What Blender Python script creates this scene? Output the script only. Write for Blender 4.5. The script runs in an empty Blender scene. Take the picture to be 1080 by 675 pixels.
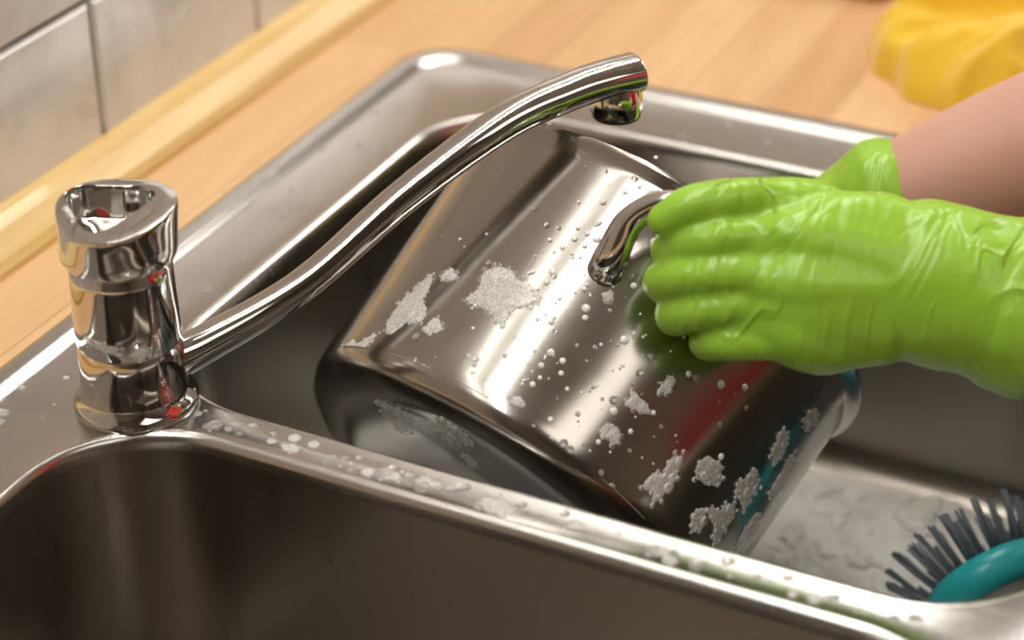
import bpy, bmesh, math, random
from mathutils import Vector, Matrix, noise
V=Vector
random.seed(7)
sc=bpy.context.scene
col=sc.collection
# ------------------------------------------------------------------ helpers
def link(o,parent=None):
    col.objects.link(o)
    if parent is not None: o.parent=parent
    return o
def empty(name,loc=(0,0,0)):
    o=bpy.data.objects.new(name,None); o.empty_display_size=.02; return link(o)
def mesh(name,verts,faces,mat=None,parent=None,smooth=True,recalc=True):
    me=bpy.data.meshes.new(name); me.from_pydata([tuple(v) for v in verts],[],faces)
    if recalc:
        bm=bmesh.new(); bm.from_mesh(me); bmesh.ops.recalc_face_normals(bm,faces=bm.faces[:]); bm.to_mesh(me); bm.free()
    me.polygons.foreach_set('use_smooth',[smooth]*len(me.polygons)); me.update()
    if mat: me.materials.append(mat)
    return link(bpy.data.objects.new(name,me),parent)
class MB:
    def __init__(s): s.v=[]; s.f=[]
    def add(s,vs,fs):
        k=len(s.v); s.v+= [V(v) for v in vs]; s.f+=[tuple(i+k for i in f) for f in fs]
    def box(s,a,b):
        x0,y0,z0=a; x1,y1,z1=b
        s.add([(x0,y0,z0),(x1,y0,z0),(x1,y1,z0),(x0,y1,z0),(x0,y0,z1),(x1,y0,z1),(x1,y1,z1),(x0,y1,z1)],
              [(0,3,2,1),(4,5,6,7),(0,1,5,4),(1,2,6,5),(2,3,7,6),(3,0,4,7)])
    def loft(s,loops,cap0=False,cap1=False,closed=True):
        n=len(loops[0]); vs=[p for l in loops for p in l]; fs=[]
        for i in range(len(loops)-1):
            for j in range(n if closed else n-1):
                k=(j+1)%n; fs.append((i*n+j,i*n+k,(i+1)*n+k,(i+1)*n+j))
        if cap0: fs.append(tuple(range(n))[::-1])
        if cap1: fs.append(tuple((len(loops)-1)*n+j for j in range(n)))
        s.add(vs,fs)
    def obj(s,name,mat=None,parent=None,smooth=True,recalc=True): return mesh(name,s.v,s.f,mat,parent,smooth,recalc)
def lathe(mb,prof,c,axis=V((0,0,1)),n=64,cap0=False,cap1=False):
    axis=V(axis).normalized(); a=axis.orthogonal().normalized(); b=axis.cross(a); c=V(c)
    mb.loft([[c+axis*z+(a*math.cos(t)+b*math.sin(t))*r for t in [2*math.pi*j/n for j in range(n)]] for r,z in prof],cap0,cap1)
def catmull(P,k=8):
    out=[]
    Q=[P[0]]+list(P)+[P[-1]]
    for i in range(1,len(Q)-2):
        for j in range(k):
            t=j/k
            out.append([0.5*(2*b+(c-a)*t+(2*a-5*b+4*c-d)*t*t+(3*b-a-3*c+d)*t**3) for a,b,c,d in zip(Q[i-1],Q[i],Q[i+1],Q[i+2])])
    out.append(list(P[-1])); return out
def tube(mb,pts,n=20,k=6,ref=V((0,0,1)),round_ends=True,caps=True,flat_end=False):
    """pts: (x,y,z,ra,rb) ; ra = radius across, rb = radius along ref"""
    pts=[list(p)+([p[3]] if len(p)==4 else []) for p in pts]
    C=catmull(pts,k); P=[V(c[:3]) for c in C]
    T=[(P[min(i+1,len(P)-1)]-P[max(i-1,0)]).normalized() for i in range(len(P))]
    side=None; loops=[]
    def ring(p,t,ra,rb):
        nonlocal side
        r=V(ref)-t*V(ref).dot(t)
        if r.length<.25: r=(side.cross(t) if side is not None else t.orthogonal())
        r.normalize(); sd=t.cross(r).normalized()
        if side is not None and sd.dot(side)<0: sd=-sd; r=-r
        side=sd
        return [p+sd*ra*math.cos(a)+r*rb*math.sin(a) for a in [2*math.pi*j/n for j in range(n)]]
    ra,rb=C[0][3:5]
    if round_ends:
        for q in (80,60,40,20):
            a=math.radians(q); loops.append(ring(P[0]-T[0]*min(ra,rb)*math.sin(a),T[0],ra*math.cos(a),rb*math.cos(a)))
    for p,t,c in zip(P,T,C): loops.append(ring(p,t,c[3],c[4]))
    ra,rb=C[-1][3:5]
    if flat_end:
        for o,s in ((.0004,.0003),(.0009,.0010),(.0010,.0016)):
            loops.append(ring(P[-1]+T[-1]*o,T[-1],ra-s,rb-s))
        loops.append(ring(P[-1]+T[-1]*.0011,T[-1],ra*.5,rb*.5))
    elif round_ends:
        for q in (20,40,60,80):
            a=math.radians(q); loops.append(ring(P[-1]+T[-1]*min(ra,rb)*math.sin(a),T[-1],ra*math.cos(a),rb*math.cos(a)))
    mb.loft(loops,caps,caps)
def rrect(cx,cy,hx,hy,r,z,n=12):
    r=max(min(r,hx,hy),1e-4); out=[]
    for k,(sx,sy) in enumerate([(1,1),(-1,1),(-1,-1),(1,-1)]):
        for j in range(n+1):
            a=math.pi/2*(k+j/n); out.append(V((cx+sx*(hx-r)+r*math.cos(a),cy+sy*(hy-r)+r*math.sin(a),z)))
    return out
def remesh(o,vox,sm=5,disp=()):
    m=o.modifiers.new('r','REMESH'); m.mode='VOXEL'; m.voxel_size=vox; m.use_smooth_shade=True
    m=o.modifiers.new('s','SMOOTH'); m.factor=.5; m.iterations=sm
    for i,(size,st) in enumerate(disp):
        t=bpy.data.textures.new(o.name+'_d%d'%i,'CLOUDS'); t.noise_scale=size; t.noise_depth=1
        d=o.modifiers.new('d%d'%i,'DISPLACE'); d.texture=t; d.texture_coords='LOCAL'; d.strength=st; d.mid_level=.5
# ------------------------------------------------------------------ materials
class NT:
    def __init__(s,name):
        s.m=bpy.data.materials.new(name); s.m.use_nodes=True; s.n=s.m.node_tree.nodes; s.l=s.m.node_tree.links
        s.b=s.n['Principled BSDF']; s.out=s.n['Material Output']
        s.tc=s.n.new('ShaderNodeTexCoord')
    def set(s,**k):
        for a,v in k.items():
            nm={'color':'Base Color','rough':'Roughness','metal':'Metallic','sss':'Subsurface Weight','sssr':'Subsurface Radius','ssss':'Subsurface Scale','ior':'IOR','trans':'Transmission Weight','alpha':'Alpha','coat':'Coat Weight','coatr':'Coat Roughness','spec':'Specular IOR Level','aniso':'Anisotropic','sheen':'Sheen Weight'}[a]
            if a=='color' and len(v)==3: v=(*v,1)
            s.b.inputs[nm].default_value=v
        return s
    def noise(s,scale,detail=4,rough=.5,mscale=(1,1,1),dist=0,rot=(0,0,0)):
        mp=s.n.new('ShaderNodeMapping'); mp.inputs['Scale'].default_value=mscale; mp.inputs['Rotation'].default_value=rot; s.l.new(s.tc.outputs['Object'],mp.inputs[0])
        n=s.n.new('ShaderNodeTexNoise'); n.inputs['Scale'].default_value=scale; n.inputs['Detail'].default_value=detail; n.inputs['Roughness'].default_value=rough; n.inputs['Distortion'].default_value=dist
        s.l.new(mp.outputs[0],n.inputs['Vector']); return n.outputs['Fac']
    def ramp(s,fac,stops):
        r=s.n.new('ShaderNodeValToRGB'); s.l.new(fac,r.inputs[0]); e=r.color_ramp.elements
        while len(e)<len(stops): e.new(.5)
        for el,(p,c) in zip(e,stops): el.position=p; el.color=(*c,1) if len(c)==3 else c
        return r.outputs[0]
    def mix(s,f,a,b,mode='MIX'):
        m=s.n.new('ShaderNodeMix'); m.data_type='RGBA'; m.blend_type=mode
        for v,i in ((f,0),(a,6),(b,7)):
            if hasattr(v,'links'): s.l.new(v,m.inputs[i])
            else: m.inputs[i].default_value=v if i==0 else (*v,1)
        return m.outputs[2]
    def bump(s,h,strength,dist):
        b=s.n.new('ShaderNodeBump'); b.inputs['Strength'].default_value=strength; b.inputs['Distance'].default_value=dist
        s.l.new(h,b.inputs['Height'])
        if s.b.inputs['Normal'].links: s.l.new(s.b.inputs['Normal'].links[0].from_socket,b.inputs['Normal'])
        s.l.new(b.outputs[0],s.b.inputs['Normal']); return s
    def to(s,sock,name): s.l.new(sock,s.b.inputs[name]); return s
def steel(name,c,r0,r1,stretch,b=.03):
    t=NT(name).set(metal=1.)
    f=t.noise(3,3,.55,stretch); t.to(t.ramp(f,[(.25,(r0,)*3),(.75,(r1,)*3)]),'Roughness')
    g=t.noise(5,3,.5); t.to(t.mix(g,[v*.9 for v in c],[min(v*1.07,1) for v in c]),'Base Color')
    t.bump(f,b,.0002); return t.m
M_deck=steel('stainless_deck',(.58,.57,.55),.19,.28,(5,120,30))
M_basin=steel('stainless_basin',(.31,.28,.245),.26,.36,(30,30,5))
M_chrome=NT('chrome').set(metal=1,color=(.64,.63,.61),rough=.065).m
t=NT('pot_steel').set(metal=1,rough=.08); f=t.noise(6,4,.6); t.to(t.mix(f,(.40,.38,.35),(.47,.45,.42)),'Base Color'); t.to(t.ramp(t.noise(10,4,.6),[(.3,(.15,)*3),(.75,(.21,)*3)]),'Roughness'); M_pot=t.m
M_dark=NT('black_rubber').set(color=(.02,.02,.02),rough=.5).m
t=NT('beech_worktop').set(rough=.48,coat=.1,coatr=.35)
mp=t.n.new('ShaderNodeMapping'); mp.inputs['Rotation'].default_value=(0,0,math.radians(90)); t.l.new(t.tc.outputs['Object'],mp.inputs[0])
br=t.n.new('ShaderNodeTexBrick'); t.l.new(mp.outputs[0],br.inputs[0])
for k,v in {'Color1':(.60,.33,.15,1),'Color2':(.82,.54,.29,1),'Mortar':(.52,.29,.13,1),'Scale':1.0,'Mortar Size':.0006,'Bias':0,'Brick Width':.42,'Row Height':.045}.items(): br.inputs[k].default_value=v
g=t.noise(5,6,.65,(14,1.2,3),1.0); t.to(t.mix(.35,br.outputs[0],t.ramp(g,[(.3,(.58,.31,.13)),(.7,(.86,.60,.34))])),'Base Color'); M_wood=t.m
t=NT('pine_trim').set(rough=.4,coat=.2); t.to(t.ramp(t.noise(6,5,.6,(20,1.5,20)),[(.3,(.72,.48,.16)),(.7,(.84,.63,.28))]),'Base Color'); M_trim=t.m
t=NT('walnut_board').set(rough=.5); t.to(t.ramp(t.noise(8,5,.6,(12,2,12)),[(.3,(.42,.18,.07)),(.7,(.58,.28,.11))]),'Base Color'); M_board=t.m
t=NT('glazed_tile').set(rough=.2,coat=.2); f=t.noise(11,6,.6,(1,1,1),1.4); t.to(t.ramp(f,[(.30,(.60,.575,.535)),(.5,(.77,.745,.70)),(.7,(.85,.825,.78))]),'Base Color'); t.bump(t.noise(30,3),.1,.001); M_tile=t.m
t=NT('grout').set(rough=.9); t.to(t.mix(t.noise(60),(.26,.24,.21),(.34,.32,.28)),'Base Color'); M_grout=t.m
def plaster(name,c):
    t=NT(name).set(rough=.85); t.to(t.mix(t.noise(5,4),[v*.93 for v in c],c),'Base Color'); t.bump(t.noise(120),.1,.001); return t.m
M_wall=plaster('painted_plaster',(.30,.25,.20)); M_walln=plaster('brown_plaster',(.15,.12,.09)); M_ceil=plaster('ceiling_paint',(.40,.37,.33)); M_floor=plaster('floor_lino',(.20,.13,.08))
M_cab=plaster('cabinet_paint',(.55,.5,.42))
t=NT('lime_rubber').set(rough=.30,spec=.5,sss=.2,ssss=.006,sssr=(.6,1,.2))
f=t.noise(18,3,.5); t.to(t.mix(f,(.29,.55,.035),(.38,.67,.065)),'Base Color')
t.bump(t.noise(1.5,2,.5,(26,18,7),1.4),.5,.006); t.bump(t.noise(22,2,.45,(1,1,1),1.2),.2,.004)
cr=t.ramp(t.noise(1.6,1,.4,(24,20,9),.9,(0,.5,.2)),[(.44,(0,0,0)),(.5,(1,1,1)),(.56,(0,0,0))]); mk=t.ramp(t.noise(14,1),[(.46,(0,0,0)),(.60,(1,1,1))])
t.bump(t.mix(1.,cr,mk,'MULTIPLY'),.6,.0024); M_glove=t.m
t=NT('skin').set(rough=.48,sss=.3,ssss=.01,sssr=(1,.35,.2)); f=t.noise(18,5,.6); t.to(t.mix(f,(.62,.33,.25),(.76,.47,.38)),'Base Color'); t.bump(t.noise(240,3),.15,.0008); M_skin=t.m
t=NT('red_cotton').set(rough=.85,sheen=.3); t.to(t.mix(t.noise(15),(.50,.015,.012),(.68,.03,.02)),'Base Color'); t.bump(t.noise(9,4,.6),.5,.01); M_red=t.m
t=NT('denim').set(rough=.9); t.to(t.mix(t.noise(200),(.02,.035,.08),(.05,.08,.15)),'Base Color'); M_denim=t.m
M_hair=NT('brown_hair').set(color=(.05,.025,.012),rough=.5).m
t=NT('yellow_microfibre').set(rough=.95,sheen=.5,sss=.1,ssss=.006); f=t.noise(30,4); t.to(t.mix(f,(.78,.46,.015),(.92,.64,.05)),'Base Color'); t.bump(t.noise(420,3),.3,.001); M_cloth=t.m
M_teal=NT('teal_plastic').set(color=(.03,.48,.53),rough=.28).m
t=NT('clear_plastic').set(color=(.62,.66,.64),rough=.2,trans=.35); M_clear=t.m
t=NT('bristles').set(rough=.5); t.to(t.mix(t.noise(60),(.06,.08,.10),(.20,.24,.27)),'Base Color'); M_brist=t.m
def foam(name,scale,lo,hi,alpha0,alpha1,c=(.96,.955,.94),b=.6):
    t=NT(name).set(rough=.22,spec=.6,color=c)
    vo=t.n.new('ShaderNodeTexVoronoi'); vo.feature='DISTANCE_TO_EDGE'; vo.inputs['Scale'].default_value=scale; t.l.new(t.tc.outputs['Object'],vo.inputs['Vector'])
    a=t.ramp(vo.outputs['Distance'],[(lo,(alpha1,)*3),(hi,(alpha0,)*3)])
    t.to(a,'Alpha'); t.bump(vo.outputs['Distance'],b,.0005); return t.m
M_foam=foam('soap_film',650,.0,.30,.36,.66,b=.3)
M_foamd=foam('dense_foam',520,.02,.4,.75,1.)
M_rim=NT('bubble_rim').set(color=(.97,.965,.95),rough=.15,spec=.9,alpha=.5).m
M_dome=NT('bubble_dome').set(color=(.95,.95,.94),rough=.05,spec=1.0,alpha=.10).m
M_drop=NT('water_bead').set(color=(.93,.92,.9),rough=.04,ior=1.33,trans=.75,spec=.6).m
t=NT('soapy_water').set(rough=.15,spec=.6,ior=1.33)
f=t.noise(17,5,.6,(1,1,1),.2); t.to(t.ramp(f,[(.30,(.74,.73,.70)),(.6,(.97,.965,.95))]),'Base Color'); t.to(t.ramp(f,[(.32,(.80,)*3),(.52,(1,)*3)]),'Alpha'); t.bump(t.noise(260,4),.6,.002); M_water=t.m
# ------------------------------------------------------------------ room shell
XW=-.158
mb=MB(); mb.box((XW-.1,-1.9,-.9),(XW-.006,2.3,1.62)); wall_left=mb.obj('wall_left',M_grout,smooth=False)
mb=MB()
for i in range(-9,14):
    y0=.206+.158*i
    for z0,z1 in [(.018,.100)]+[(.100+.158*k,.258+.158*k) for k in range(9)]:
        a=.0014; b=.0022
        if y0+.158>2.25: continue
        Y0,Y1,Z0,Z1=y0+a,y0+.158-a,z0+a,z1-a
        mb.loft([[V((XW-.007,Y0,Z0)),V((XW-.007,Y1,Z0)),V((XW-.007,Y1,Z1)),V((XW-.007,Y0,Z1))],
                 [V((XW-.0015,Y0,Z0)),V((XW-.0015,Y1,Z0)),V((XW-.0015,Y1,Z1)),V((XW-.0015,Y0,Z1))],
                 [V((XW,Y0+b,Z0+b)),V((XW,Y1-b,Z0+b)),V((XW,Y1-b,Z1-b)),V((XW,Y0+b,Z1-b))]],False,True)
mb.obj('tiles',M_tile,wall_left,smooth=False)
mb=MB(); mb.box((XW-.006,2.25,-.9),(2.3,2.35,1.62)); mb.obj('wall_far',M_wall,smooth=False)
mb=MB(); mb.box((2.3,-1.9,-.9),(2.4,2.35,1.62)); mb.obj('wall_right',M_wall,smooth=False)
mb=MB(); mb.box((XW-.006,-2.0,-.9),(2.4,-1.9,1.62)); mb.obj('wall_near',M_walln,smooth=False)
mb=MB(); mb.box((XW-.1,-2.0,-1.0),(2.4,2.35,-.9)); mb.obj('floor',M_floor,smooth=False)
mb=MB(); mb.box((XW-.1,-2.0,1.62),(2.4,2.35,1.72)); mb.obj('ceiling',M_ceil,smooth=False)
mb=MB(); prof=[(XW,.0),(-.134,.0),(-.1335,.004),(-.136,.009),(-.146,.018),(-.152,.0215),(XW,.022)]
mb.loft([[V((x,y,z)) for x,z in prof] for y in (-1.2,2.24)],True,True); mb.obj('trim_1',M_trim,smooth=False)
SX0,SX1,SY0,SY1=-.082,.465,-.33,.430
mb=MB()
hx0,hx1,hy0,hy1=SX0+.012,SX1-.012,SY0+.012,SY1-.012
for a,b in [((XW,-1.2,-.04),(hx0,2.24,0)),((hx1,-1.2,-.04),(.53,2.24,0)),((hx0,-1.2,-.04),(hx1,hy0,0)),((hx0,hy1,-.04),(hx1,2.24,0))]: mb.box(a,b)
mb.obj('worktop',M_wood,smooth=False)
cab=empty('base_cabinet')
mb=MB(); mb.box((.48,-1.17,-.88),(.50,2.22,-.041)); mb.box((XW+.01,-1.19,-.89),(.49,-1.17,-.041)); mb.obj('carcass',M_cab,cab,False)
mb=MB()
for i in range(6): mb.box((.50,-1.18+i*.565,-.84),(.518,-1.18+i*.565+.555,-.06))
mb.obj('fronts',M_cab,cab,False)
# ------------------------------------------------------------------ sink
sink=empty('kitchen_sink')
MBc=(.19,.1975,.21,.1675,.062)
SBc=(.19,-.128,.205,.132,.058)
def rr(c,d,z,extra=0): return rrect(c[0],c[1],c[2]-d,c[3]-d,c[4]-d*.6+extra,z,14)
zo=.0012
ocx,ocy,ohx,ohy=(SX0+SX1)/2,(SY0+SY1)/2,(SX1-SX0)/2,(SY1-SY0)/2
outer=lambda d,z,r=.035: rrect(ocx,ocy,ohx-d,ohy-d,r-d*.7,z,14)
mb=MB()
oloops=[outer(0,.0002),outer(.0012,.0028),outer(.003,.0042),outer(.0055,.0046),outer(.0115,.0046),outer(.0135,.0040),outer(.0160,.0018),outer(.019,zo)]
mb.loft(oloops)
ob=bmesh.new()
def addloop(l):
    vs=[ob.verts.new(p) for p in l]; return [ob.edges.new((vs[i],vs[(i+1)%len(vs)])) for i in range(len(vs))]
ed=addloop(oloops[-1])+addloop(rr(MBc,-.006,zo))+addloop(rr(SBc,-.006,zo))
bmesh.ops.triangle_fill(ob,edges=ed,use_beauty=True)
ob.verts.ensure_lookup_table(); ob.verts.index_update()
mb.add([v.co.copy() for v in ob.verts],[tuple(v.index for v in f.verts) for f in ob.faces]); ob.free()
for c in (MBc,SBc):
    mb.loft([rr(c,-.006,zo),rr(c,-.0045,zo+.0007),rr(c,-.003,zo+.0009),rr(c,-.0015,zo+.0003),rr(c,-.0004,zo-.0010),rr(c,0.0004,zo-.003),rr(c,.0012,zo-.007)])
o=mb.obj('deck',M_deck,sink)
m=o.modifiers.new('w','WELD'); m.merge_threshold=.0001
bm=o.modifiers.new('e','EDGE_SPLIT'); bm.split_angle=math.radians(50)
def bowl(c,depth,name):
    mb=MB(); L=[rr(c,.0012,zo-.007)]
    for z in (.03,.06,.09): L.append(rr(c,.0012+z*.06,-z))
    R=.028; d0=.0012+.06*(depth-R)
    for q in range(0,91,15):
        a=math.radians(q); L.append(rr(c,d0+R*(1-math.cos(a)),-(depth-R)-R*math.sin(a)))
    cx,cy=c[0],c[1]
    base=L[-1]
    for s in (.8,.55,.3): L.append([V((cx+(p.x-cx)*s,cy+(p.y-cy)*s,-depth-.003*(1-s))) for p in base])
    L.append([V((cx+.04*(p.x-cx)/math.hypot(p.x-cx,p.y-cy),cy+.04*(p.y-cy)/math.hypot(p.x-cx,p.y-cy),-depth-.003)) for p in base])
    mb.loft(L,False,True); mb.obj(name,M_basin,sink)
    mb=MB(); lathe(mb,[(.0395,-.0028),(.039,-.0015),(.036,-.001),(.033,-.003),(.0325,-.0025),(.016,-.0015),(.012,.002),(.006,.008),(.0001,.009)],(cx,cy,-depth),n=48); mb.obj(name+'_drain',M_chrome,sink)
bowl(MBc,.18,'main_bowl'); bowl(SBc,.15,'small_bowl')
mb=MB(); wl=rr(MBc,.026,-.172)
L=[[V((.19+(p.x-.19)*s,.1975+(p.y-.1975)*s,-.172+.0012*noise.noise(V((p.x*s*30,p.y*s*30,1))))) for p in wl] for s in (1,.8,.6,.4,.2,.02)]
mb.loft(L,False,True); mb.obj('soapy_water',M_water)
# ------------------------------------------------------------------ tap
tap=empty('mixer_tap'); TX,TY=-.008,.017
mb=MB()
lathe(mb,[(.0285,.0012),(.0285,.0042),(.0272,.0062),(.0252,.0080),(.0243,.0110),(.0238,.0160),(.0236,.034),(.0230,.0350),(.0230,.0362),(.0236,.0372),(.0236,.050),(.0230,.070),(.0225,.0745),(.0214,.0755),(.0214,.0775),(.0222,.0785),(.0001,.0787)],(TX,TY,0),n=72,cap0=True)
mb.obj('body',M_chrome,tap)
mb=MB()
def cap_loop(R,tri,z,tilt=0.,off=(0,0),th0=math.radians(292),sq=0.):
    # lever seen from above: soft triangle, apex towards the small bowl
    out=[]
    for j in range(96):
        a=2*math.pi*j/96; r=R*(1+tri*math.cos(3*(a-th0))+sq*math.cos(6*(a-th0)))
        x,y=r*math.cos(a)+off[0],r*math.sin(a)+off[1]; out.append(V((TX+x,TY+y,z+tilt*(y*.9-x*.2))))
    return out
o1=(-.0050,.0012)
cl=[cap_loop(.0215,0,.0782),cap_loop(.0250,.0,.0785),cap_loop(.0257,.0,.0800),cap_loop(.0260,.01,.084),cap_loop(.0260,.03,.0885,.02),cap_loop(.0261,.05,.0935,.05),cap_loop(.0262,.065,.0975,.08),
    cap_loop(.0261,.07,.1000,.09),cap_loop(.0258,.07,.1009,.09),cap_loop(.0250,.07,.1012,.09),cap_loop(.0180,.19,.1011,.09,o1,sq=.03),cap_loop(.0176,.20,.1007,.09,o1,sq=.03),cap_loop(.0174,.20,.0985,.08,o1,sq=.03),cap_loop(.0170,.20,.0865,.05,o1,sq=.03),cap_loop(.0160,.20,.0855,.05,o1,sq=.03),cap_loop(.008,.15,.0850,.05,o1),cap_loop(.0005,0,.0850,0,o1)]
mb.loft(cl,True,True); mb.obj('lever_cap',M_chrome,tap).modifiers.new('e','EDGE_SPLIT').split_angle=math.radians(45)
mb=MB(); e=(.152,.197); S=lambda s,z,ra,rb:(TX+e[0]*s,TY-.001+e[1]*s,z,ra,rb)
tube(mb,[S(.05,.0175,.0105,.0115),S(.14,.0225,.0090,.0093),S(.337,.0408,.0082,.0078),S(.544,.0740,.0086,.0080),S(.75,.1005,.0098,.0084),S(.888,.1095,.0108,.0086),S(.965,.1120,.0116,.0088),S(1.035,.1125,.0122,.0092)],n=36,k=10,flat_end=True)
tipc=V(S(.996,.1065,0,0)[:3]); lathe(mb,[(.0085,.006),(.0112,.000),(.0124,-.004),(.0126,-.0115),(.0122,-.0128)],tipc,n=40)
mb.obj('spout',M_chrome,tap)
mb=MB(); lathe(mb,[(.0122,-.0128),(.0114,-.0146),(.0100,-.0146),(.0096,-.012),(.0001,-.012)],tipc,n=40); mb.obj('aerator',M_dark,tap)
# ------------------------------------------------------------------ pot
potP=V((.128,.104,-.0795)); d=V((.194,.869,.454)).normalized()
F=V((-.3804,.7670,-.5167)); n0=-(F-d*F.dot(d)).normalized(); sv=n0.cross(d).normalized()
if sv.x<0: sv=-sv
RB,RT,LEN=.1125,.1165,.146
pot=empty('stock_pot')
prof=[(.0005,.003),(.080,.003),(.0845,.0),(.096,.0),(.1035,.0015),(.109,.005),(.112,.0105),(.1128,.017),(RB+.001,.05),(RT-.001,LEN-.008),(RT,LEN-.004),(RT+.0030,LEN-.001),(RT+.0042,LEN+.0005),(RT+.0040,LEN+.0018),(RT+.002,LEN+.0022),(RT-.0008,LEN-.001),(RT-.0018,LEN-.008),(RB-.001,.05),(RB-.002,.02),(.105,.008),(.09,.0045),(.0005,.0045)]
mb=MB(); lathe(mb,prof,potP,d,n=128); o=mb.obj('pot_body',M_pot,pot)
bv=o.modifiers.new('e','EDGE_SPLIT'); bv.split_angle=math.radians(55)
def pp(phi,h,out=0.):
    a=math.radians(phi); r=RB+(RT-RB)*max(0,h)/LEN
    return potP+d*h+(n0*math.cos(a)+sv*math.sin(a))*(r+out)
def handle(p0,name):
    mb=MB()
    P=[pp(p0-17,.092,-.001),pp(p0-17,.097,.009),pp(p0-16.5,.110,.022),pp(p0-12,.122,.032),pp(p0-4,.127,.036),pp(p0+3,.127,.036),pp(p0+9,.122,.032),pp(p0+12.5,.112,.022),pp(p0+13,.101,.009),pp(p0+13,.097,-.001)]
    w=[(.0088,.007),(.0078,.006),(.0068,.0052),(.0062,.005),(.006,.005)]; w=w+w[::-1]
    tube(mb,[(*p,a,b) for p,(a,b) in zip(P,w)],n=22,k=7,ref=d)
    mb.obj(name,M_chrome,pot)
handle(3,'handle_near'); handle(183,'handle_far')
# ------------------------------------------------------------------ foam & drops
def bead(mb,fn,r,h,x0=0,y0=0,qs=(0,25,50,75,89),n=12):
    L=[]
    for q in qs:
        a=math.radians(q); L.append([fn(x0+r*math.cos(a)*math.cos(t),y0+r*math.cos(a)*math.sin(t),h*math.sin(a)-.0001) for t in [2*math.pi*j/n for j in range(n)]])
    mb.loft(L,False,qs[-1]>80)
def patch(mb,fn,rx,ry,h,rot=0,seed=0,rag=.35,nr=9,na=60,bub=None,dens=1.):
    def kk(a): return 1+rag*(noise.noise(V((math.cos(a)*.9+seed*3.1,math.sin(a)*.9,seed)))*1.6+.35*noise.noise(V((math.cos(a)*3+seed,math.sin(a)*3,seed*2))))
    def xy(q,a):
        k=kk(a); x,y=rx*q*k*math.cos(a),ry*q*k*math.sin(a); return x*math.cos(rot)-y*math.sin(rot),x*math.sin(rot)+y*math.cos(rot)
    L=[]
    for i in range(nr+1):
        q=max(i/nr,.01); ring=[]
        for j in range(na):
            X,Y=xy(q,2*math.pi*j/na)
            hh=h*(math.sqrt(max(0,1-q**4)))*(.75+.5*noise.noise(V((X*300,Y*300,seed))))
            ring.append(fn(X,Y,hh-.0001 if q<1 else -.0001))
        L.append(ring)
    mb.loft(L,True,False)
    if bub is not None:
        rim,dome=bub
        rnd=random.Random(int(seed*1000)); placed=[]
        for _ in range(int(dens*rx*ry*1e6*1.2)+16):
            a=rnd.uniform(0,2*math.pi); q=math.sqrt(rnd.random())*1.12; X,Y=xy(q,a)
            r=rnd.choice([.0008,.0012,.0017,.0024,.003])*rnd.uniform(.85,1.15)
            if q>.85: r=min(r,.0013)
            if any((X-a_)**2+(Y-b_)**2<((r+c_)*.95)**2 for a_,b_,c_ in placed): continue
            placed.append((X,Y,r)); bead(rim,fn,r,r*.4+h*.6,X,Y,(0,25,50),18); bead(dome,fn,r,r*.4+h*.6,X,Y,(50,66,86),18)
def potfn(ac,al):
    phi=math.asin(max(-1,min(1,ac/1000/.1145))); h0=(al/1000-.1145*math.cos(phi)*.358)/.934
    return lambda x,y,z: pp(math.degrees(phi+x/.1145),max(.012,h0+y),z)
def basefn(ac,w): return lambda x,y,z: potP+sv*(ac/1000+x)+n0*(w/1000+y)-d*(z+.0003)
mb=MB(); bb=(MB(),MB())
FO=[(-57,88,15,15,.5),(-90,60,9,13,.3),(-76,58,4,5,1),(-102,26,15,9,.7),(-47,43,9,6,.6),(-71,40,5,5,1.1),(-81,34,5,5,.2),(-53,59,3,3,0),(-25,57,3,2.5,0),
    (17,87,5,4,0),(24,100,4,5,0),(16,69,5,4.5,.6),(48,66,7,11,.1),(64,82,8,5,.5),(35,40,12,8,.8),(86,86,10,8,.2),(86,110,7,10,.3),(83,66,9,9,1),(98,100,6,11,.4),(92,131,6,6,0),(74,60,6,7,0),(-66,96,3,4,0),(-20,118,2.5,3,0),(-84,83,3.5,4,0),
    (100,70,7,10,0)]
for i,(a,b,rx,ry,ro) in enumerate(FO): patch(mb,potfn(a,b),rx/1000,ry/1000,.0008,ro,seed=i*1.7+.3,rag=.6,bub=bb)
for i,(a,b,rx,ry,ro) in enumerate([(-63,45,12,13,.4),(-40,72,9,14,.2),(26,74,15,10,.3),(-25,55,5,7,0)]): patch(mb,basefn(a,b),rx/1000,ry/1000,.0008,ro,seed=i*2.3+.9,rag=.45,bub=bb)
mb.obj('foam_film',M_foam,pot); bb[0].obj('bubble_rims',M_rim,pot); bb[1].obj('bubble_domes',M_dome,pot)
mb=MB(); mw=MB()
for i in range(210):
    ac=random.gauss(-5,45); al=random.uniform(50,175)
    if abs(ac)>104: continue
    r=random.choice([.0004,.0005,.0006,.0008,.0011,.0018])*random.uniform(.8,1.25)
    bead(mb if random.random()<.45 else mw,potfn(ac,al),r,r*.5)
for i in range(55):
    r=random.uniform(.0005,.0016); bead(mb,potfn(random.gauss(-38,14),random.gauss(110,28)),r,r*.5)
mb.obj('suds_beads',M_foamd,pot); mw.obj('water_beads',M_drop,pot)
deckfn=lambda cx,cy,z0=zo: (lambda x,y,z: V((cx+x,cy+y,z0+z)))
mb=MB(); mw=MB(); mf=MB(); bf=(MB(),MB())
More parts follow.
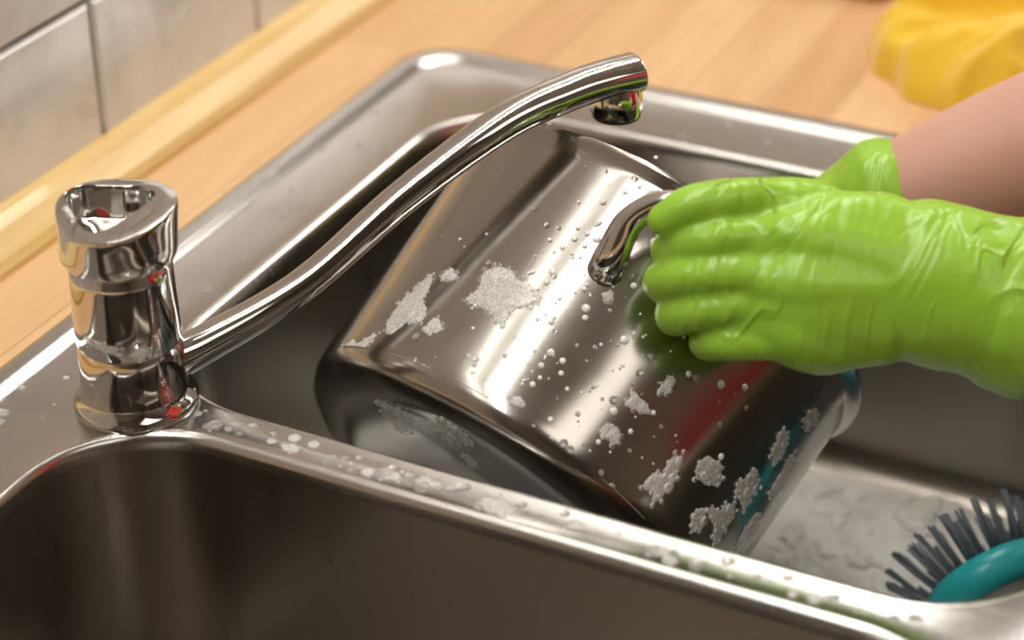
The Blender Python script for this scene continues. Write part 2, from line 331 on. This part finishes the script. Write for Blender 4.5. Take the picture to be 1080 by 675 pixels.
for i in range(190):
    q=random.random()
    if q<.6: x,y=random.uniform(.03,.38),random.uniform(.011,.024)
    elif q<.8: x,y=random.uniform(-.066,-.03),random.uniform(-.1,.40)
    elif q<.9: x,y=random.uniform(-.03,.03),random.uniform(-.012,.05)
    else: x,y=random.uniform(0,.4),random.uniform(.375,.405)
    if math.hypot(x-TX,y-TY)<.031 or (x-TX>0 and y<.002): continue
    if x>-.02 and y>.024 and y<.37: continue
    r=random.choice([.0006,.0009,.0013,.002,.003])*random.uniform(.8,1.2)
    bead(mw if random.random()<.85 else mf,deckfn(x,y),r,r*.35)
mw.obj('water_droplets',M_drop)
for i,(x,y,rx,ry) in enumerate([(.125,.016,.005,.0035),(.142,.018,.006,.004),(.176,.016,.009,.0045),(.212,.018,.004,.003),(.075,.015,.005,.003),(.25,.017,.005,.003)]): patch(mf,deckfn(x,y),rx,ry,.0006,0,seed=i+20,rag=.3,bub=bf)
for i in range(160):
    x,y=random.uniform(.22,.370),random.uniform(.065,.335)
    if math.hypot(x-.345,y-.24)<.05: continue
    s=random.choice([.25,.35,.5,.8])
    patch(mb,deckfn(x,y,-.171),random.uniform(.006,.02)*s,random.uniform(.006,.018)*s,.004*s,random.random()*3,seed=i+50,rag=.5,nr=6,na=36)
for i,(x,y) in enumerate([(.018,.2),(.018,.24),(.018,.16),(.025,.11)]): patch(mb,deckfn(x,y,-.171),.010,.02,.006,0,seed=i+90,rag=.3)
tb=lambda ang,h:(lambda x,y,z: V((TX+(.0234+z)*math.cos(ang+x/.0234),TY+(.0234+z)*math.sin(ang+x/.0234),h+y)))
tf=MB(); tbub=(MB(),MB())
patch(tf,tb(math.radians(-82),.044),.011,.003,.0006,-.25,seed=5,rag=.5,bub=tbub); patch(tf,tb(math.radians(-40),.040),.004,.003,.0006,0,seed=6,rag=.4,bub=tbub)
tf.obj('suds_film',M_foam,tap); tbub[0].obj('suds_rims',M_rim,tap)
mb.obj('soap_suds',M_foamd); o=mf.obj('foam_on_deck',M_foam); bf[0].obj('rims',M_rim,o); bf[1].obj('domes',M_dome,o)
# ------------------------------------------------------------------ gloved hands
def frame(O,X,Y,Z): 
    X,Y,Z=V(X).normalized(),V(Y).normalized(),V(Z).normalized()
    return lambda x,y,z: V(O)+X*(x/1000)+Y*(y/1000)+Z*(z/1000)
R=V((.8958,.4443,0)); U=V((-.2296,.4629,.8561))
K=.95
def T(mb,fr,pts,refv,k=5,n=18,sc=K):
    out=[]
    for p in pts:
        w=fr(p[0]*sc,p[1]*sc,p[2]*sc); ra=p[3]/1000; rb=(p[4] if len(p)>4 else p[3])/1000; out.append((*w,ra,rb))
    tube(mb,out,n=n,k=k,ref=refv)
fr=frame((.2046,.1133,.0801),R,U,-F); ref=-F
g=MB()
# fingers: knuckle, middle joint, end joint, tip -- unequal, closed round the handle
T(g,fr,[(66,4,2,11),(52,6,5,10.4),(34,7,7,9.4),(18,5,4,9.0),(9,3,-9,8.6),(12,4,-22,8.2),(22,4,-28,7.4)],ref)
T(g,fr,[(66,-5,4,11.5),(52,-7,7,10.6),(34,-9,8,9.6),(14,-11,4,9.2),(5,-12,-10,8.8),(10,-12,-23,8.4),(22,-12,-29,7.6)],ref)
T(g,fr,[(66,-18,3,11.5),(54,-22,5,10.4),(36,-24,6,9.2),(18,-26,2,8.8),(10,-28,-11,8.4),(15,-28,-23,8),(26,-27,-29,7.2)],ref)
T(g,fr,[(68,-32,0,11),(58,-37,2,10.2),(46,-39,3,9.0),(32,-40,0,8.4),(25,-41,-12,7.8),(28,-40,-22,7.2),(36,-39,-28,6.8)],ref)
# thumb leaves the side of the palm and closes over the handle
T(g,fr,[(98,4,-4,15),(80,17,-4,14),(62,23,-2,12),(46,25,1,10.4),(30,24,5,9.6),(16,22,6,9.0),(5,16,3,8.0)],ref)
# palm and back of hand
T(g,fr,[(36,-14,0,20,11.5),(46,-14,2,27,14.5),(60,-13,3,33,18),(80,-11,3,38,20.5),(105,-12,1,38,22.5)],ref,n=40)
T(g,fr,[(36,3,1,11,12.5),(48,4,2,14,14.5),(60,5,3,17,17),(75,3,4,20,19),(100,-4,2,24,22),(118,-10,0,27,24)],ref,n=28)
T(g,fr,[(32,-9,1,11,12.5),(46,-11,3,15,15.5),(60,-12,4,20,19),(75,-13,4,22,20),(100,-14,2,26,22),(118,-13,0,32,24)],ref,n=28)
T(g,fr,[(34,-26,0,10,11.5),(50,-30,0,14,14.5),(62,-32,1,18,17),(74,-34,0,20,17),(90,-32,-1,21,19),(110,-22,-2,26,20)],ref,n=28)
# gauntlet
T(g,fr,[(96,-10,0,29,22),(112,-12,0,34,25),(130,-15,0,36,29),(148,-19,0,36,31),(164,-24,0,37,32),(180,-28,1,37,33),(196,-31,2,37,33)],ref,n=40)
T(g,fr,[(166,-25,0,39,34.6),(170,-25.6,0,39.4,35)],ref,n=40,k=2)
T(g,fr,[(193,-30.5,2,39,35),(199,-31.5,2,39,35)],ref,n=40,k=2)
go=g.obj('rubber_glove',M_glove); remesh(go,.0013,8,((.030,.0035),))
# right hand reaching into the mouth of the pot
dP=-.030*R-.018*U
P1=V((.232,.302,.022))+dP; P2=V((.322,.335,.070))+dP; a2=(P2-P1).normalized(); y2=(V((0,0,1))-a2*a2.z).normalized(); z2=a2.cross(y2)
if z2.y>0: z2=-z2
fr2=frame(P1,a2,y2,z2); g=MB()
for yy,l in ((14,0),(0,-5),(-14,-2),(-26,8)):
    T(g,fr2,[(10,yy,0,10),(-14,yy*1.05,3,9.6),(-36+l,yy,0,9),(-50+l,yy,-6,8.4),(-62+l,yy-2,-14,7.4)],z2,sc=.9)
T(g,fr2,[(20,10,10,13),(2,18,20,11),(-16,16,26,9.4),(-30,12,26,8)],z2,sc=.9)
T(g,fr2,[(6,10,0,14,12),(26,4,0,20,16),(40,0,0,24,20)],z2,n=26,sc=.9)
T(g,fr2,[(6,-16,0,14,12),(26,-8,0,20,16),(40,0,0,24,20)],z2,n=26,sc=.9)
T(g,fr2,[(20,0,0,23,20),(38,0,0,26,24),(50,0,0,29,27),(60,0,0,32,30)],z2,n=36,sc=.9)
go2=g.obj('rubber_glove',M_glove); remesh(go2,.0016,6,((.03,.005),))
# ------------------------------------------------------------------ person
person=empty('person')
def body(name,parts,mat,vox,sm=6,disp=()):
    g=MB()
    for pts,rf in parts: tube(g,pts,n=28,k=6,ref=rf)
    o=g.obj(name,mat,person); remesh(o,vox,sm,disp); return o
zz=V((0,0,1)); xx=V((1,0,0))
w=fr(150,-20,0); w2=fr(200,-30,2)
LE=V((.56,.205,.125)); RE=V((.54,.41,.165)); LS=V((.74,.09,.46)); RS=V((.74,.47,.46))
body('left_forearm',[([(*w,.026),(*w2,.030),(*(w2.lerp(LE,.5)),.037),(*LE,.040)],zz)],M_skin,.003)
q0=fr2(20,0,0); q1=fr2(52,0,0)
body('right_forearm',[([(*q0,.021),(*q1,.0255),(*(q1.lerp(RE,.22)),.037),(*(q1.lerp(RE,.5)),.043),(*RE,.043)],zz)],M_skin,.003)
up=V((-.004,0,.004))
body('shirt',[([(*(LE.lerp(w2,.12)),.047),(*LE,.050),(*(LE.lerp(LS,.5)),.056),(*LS,.066)],xx),
              ([(*(RE.lerp(q1,.62)+up),.041),(*(RE.lerp(q1,.50)),.048),(*(RE.lerp(q1,.3)),.050),(*RE,.052),(*(RE.lerp(RS,.5)),.056),(*RS,.066)],xx),
              ([(.80,.28,-.10,.175,.125),(.80,.28,.05,.165,.115),(.79,.28,.25,.19,.12),(.78,.28,.42,.20,.11),(.78,.28,.50,.12,.08)],xx)],M_red,.007,6,((.06,.010),))
body('trousers',[([(.80,.28,-.04,.165,.12),(.80,.28,-.12,.175,.125)],xx),([(.80,.20,-.14,.09),(.79,.19,-.45,.065),(.80,.19,-.84,.045)],xx),([(.80,.36,-.14,.09),(.79,.37,-.45,.065),(.80,.37,-.84,.045)],xx)],M_denim,.01,6)
body('shoes',[([(.83,.19,-.860,.035,.03),(.66,.18,-.868,.035,.026)],zz),([(.83,.37,-.860,.035,.03),(.66,.38,-.868,.035,.026)],zz)],M_dark,.008)
body('head',[([(.79,.28,.46,.055),(.77,.28,.56,.05)],xx),([(.755,.28,.58,.055,.06),(.745,.28,.63,.068,.08),(.755,.28,.68,.074,.09),(.765,.28,.72,.06,.075)],xx),([(.685,.28,.655,.010),(.665,.28,.628,.011)],zz),([(.685,.28,.600,.020,.008),(.678,.28,.597,.020,.008)],zz),([(.765,.203,.655,.012,.02),(.765,.200,.635,.010,.015)],xx),([(.765,.357,.655,.012,.02),(.765,.360,.635,.010,.015)],xx)],M_skin,.005,4)
body('hair',[([(.775,.28,.70,.083,.095),(.785,.28,.73,.07,.085)],xx),([(.81,.28,.70,.078,.06),(.83,.28,.60,.07,.045),(.84,.28,.52,.05,.03)],xx)],M_hair,.006,4,((.02,.01),))
g=MB()
for yy in (.255,.305):
    L=[]
    for q in range(-90,91,30):
        a=math.radians(q); L.append([V((.690+.012*math.cos(a)*math.cos(t),yy+.012*math.cos(a)*math.sin(t),.657+.012*math.sin(a))) for t in [2*math.pi*j/14 for j in range(14)]])
    g.loft(L)
g.obj('eyes',M_dark,person)
# ------------------------------------------------------------------ palm-held dish brush
br=empty('dish_brush'); bc=V((.354,.226,-.140)); bx=V((-.60,.52,.34)).normalized()
g=MB(); lathe(g,[(.0285,-.003),(.0315,-.0035),(.0352,-.0005),(.0374,.005),(.0378,.010),(.036,.014),(.032,.0150),(.030,.0135),(.0005,.013)],bc,bx,n=56)
a0=bx.orthogonal().normalized(); b0=bx.cross(a0)
g.obj('head',M_teal,br)
g=MB(); lathe(g,[(.0290,-.002),(.0270,-.005),(.019,-.008),(.012,-.011),(.010,-.016),(.012,-.022),(.010,-.026),(.0005,-.027)],bc,bx,n=48); g.obj('grip',M_clear,br)
g=MB()
for ring,(rr_,cnt,sp,ln) in enumerate([(.032,17,.62,.027),(.023,13,.4,.028),(.012,8,.2,.028)]):
    for j in range(cnt):
        t=2*math.pi*(j+.5*(ring%2))/cnt; rad=(a0*math.cos(t)+b0*math.sin(t)); p=bc+bx*.012+rad*rr_
        for q in range(9):
            dr=(bx+rad*sp+V((random.gauss(0,.035),random.gauss(0,.035),random.gauss(0,.035)))).normalized()
            if (p+dr*ln).z<-.177 or (p+dr*ln).x>.385: continue
            o1=V((random.gauss(0,.0009),random.gauss(0,.0009),0))
            tube(g,[(*(p+o1),.0007),(*(p+o1+dr*ln*.5),.0007),(*(p+o1+dr*ln+bx*.002),.0006)],n=5,k=1,ref=a0,round_ends=False)
g.obj('bristles',M_brist,br)
# ------------------------------------------------------------------ yellow cloth (crumpled heap of one sheet) + board
g=MB(); cx,cy=.262,.582; L=[]; NR,NA=70,220
def ridge(x,y,s,k):
    a=.6; u,v=x*math.cos(a)+y*math.sin(a),-x*math.sin(a)+y*math.cos(a)
    wv=noise.noise(V((x*14+k,y*14,k)))*.02
    return 1-min(1,abs(noise.noise(V(((u+wv)*s*.55,(v+wv)*s*1.5,k))))*2.6)
for i in range(NR+1):
    q=max(i/NR,.004); ring=[]
    for j in range(NA):
        a=2*math.pi*j/NA
        k=1+.20*noise.noise(V((math.cos(a)*1.4,math.sin(a)*1.4,5.3)))+.07*noise.noise(V((math.cos(a)*6,math.sin(a)*6,1)))
        x,y=.098*q*k*math.cos(a),.108*q*k*math.sin(a)
        fold=.65*ridge(x,y,15,2.)+.25*ridge(x,y,34,7.)
        ed=max(0,1-q**7)**.5
        h=ed*(.010+.014*(1-q*q)+.036*fold)
        ring.append(V((cx+x,cy+y,.0008+h)))
    L.append(ring)
g.loft(L,True,False)
g.loft([L[-1],[V((p.x,p.y,.0004)) for p in L[-1]]],False,True)
g.obj('cleaning_cloth',M_cloth)
g=MB(); L=[rrect(.105,.735,.055-dd,.12-dd,.012,z,6) for dd,z in ((.001,.0005),(0,.002),(0,.018),(.002,.020))]; g.loft(L,True,True); o=g.obj('chopping_board',M_board,smooth=False)
# ------------------------------------------------------------------ lights
def area(name,loc,target,sx,sy,power,color):
    l=bpy.data.lights.new(name,'AREA'); l.shape='RECTANGLE'; l.size=sx; l.size_y=sy; l.energy=power; l.color=color
    o=bpy.data.objects.new(name,l); link(o); o.location=loc
    z=-(V(target)-V(loc)).normalized(); y=(V((0,1,0))-z*z.y).normalized(); x=y.cross(z)
    o.rotation_euler=Matrix((x,y,z)).transposed().to_euler(); return o
area('ceiling_lamp',(.04,.10,1.58),(.04,.10,0),.10,3.0,26,(1,.96,.89))
area('side_lamp',(1.25,-.50,1.50),(.2,.1,0),.6,1.2,5.5,(1,.93,.83))
area('far_fill_light',(.9,2.1,1.1),(.1,.3,0),1.0,.8,17,(1,.97,.93))  # added soft fill from the far end; no window is modelled there
w=bpy.data.worlds.new('world'); w.use_nodes=True; w.node_tree.nodes['Background'].inputs[0].default_value=(.9,.8,.65,1); w.node_tree.nodes['Background'].inputs[1].default_value=.3; sc.world=w
# ------------------------------------------------------------------ camera
ps,th,ro=math.radians(26.38),math.radians(31.11),math.radians(-.45)
Fv=V((-math.sin(ps)*math.cos(th),math.cos(ps)*math.cos(th),-math.sin(th))); Rv=V((math.cos(ps),math.sin(ps),0)); Uv=Rv.cross(Fv)
R2=Rv*math.cos(ro)+Uv*math.sin(ro); U2=-Rv*math.sin(ro)+Uv*math.cos(ro)
c=bpy.data.cameras.new('camera'); c.sensor_width=36; c.lens=36*2200/1080; c.clip_start=.02
c.dof.use_dof=True; c.dof.focus_distance=.96; c.dof.aperture_fstop=4.0
co=bpy.data.objects.new('camera',c); link(co); co.matrix_world=Matrix.Translation((.500,-.621,.524))@Matrix((R2,U2,-Fv)).transposed().to_4x4()
sc.camera=co
try: sc.view_settings.view_transform='Standard'
except Exception: pass
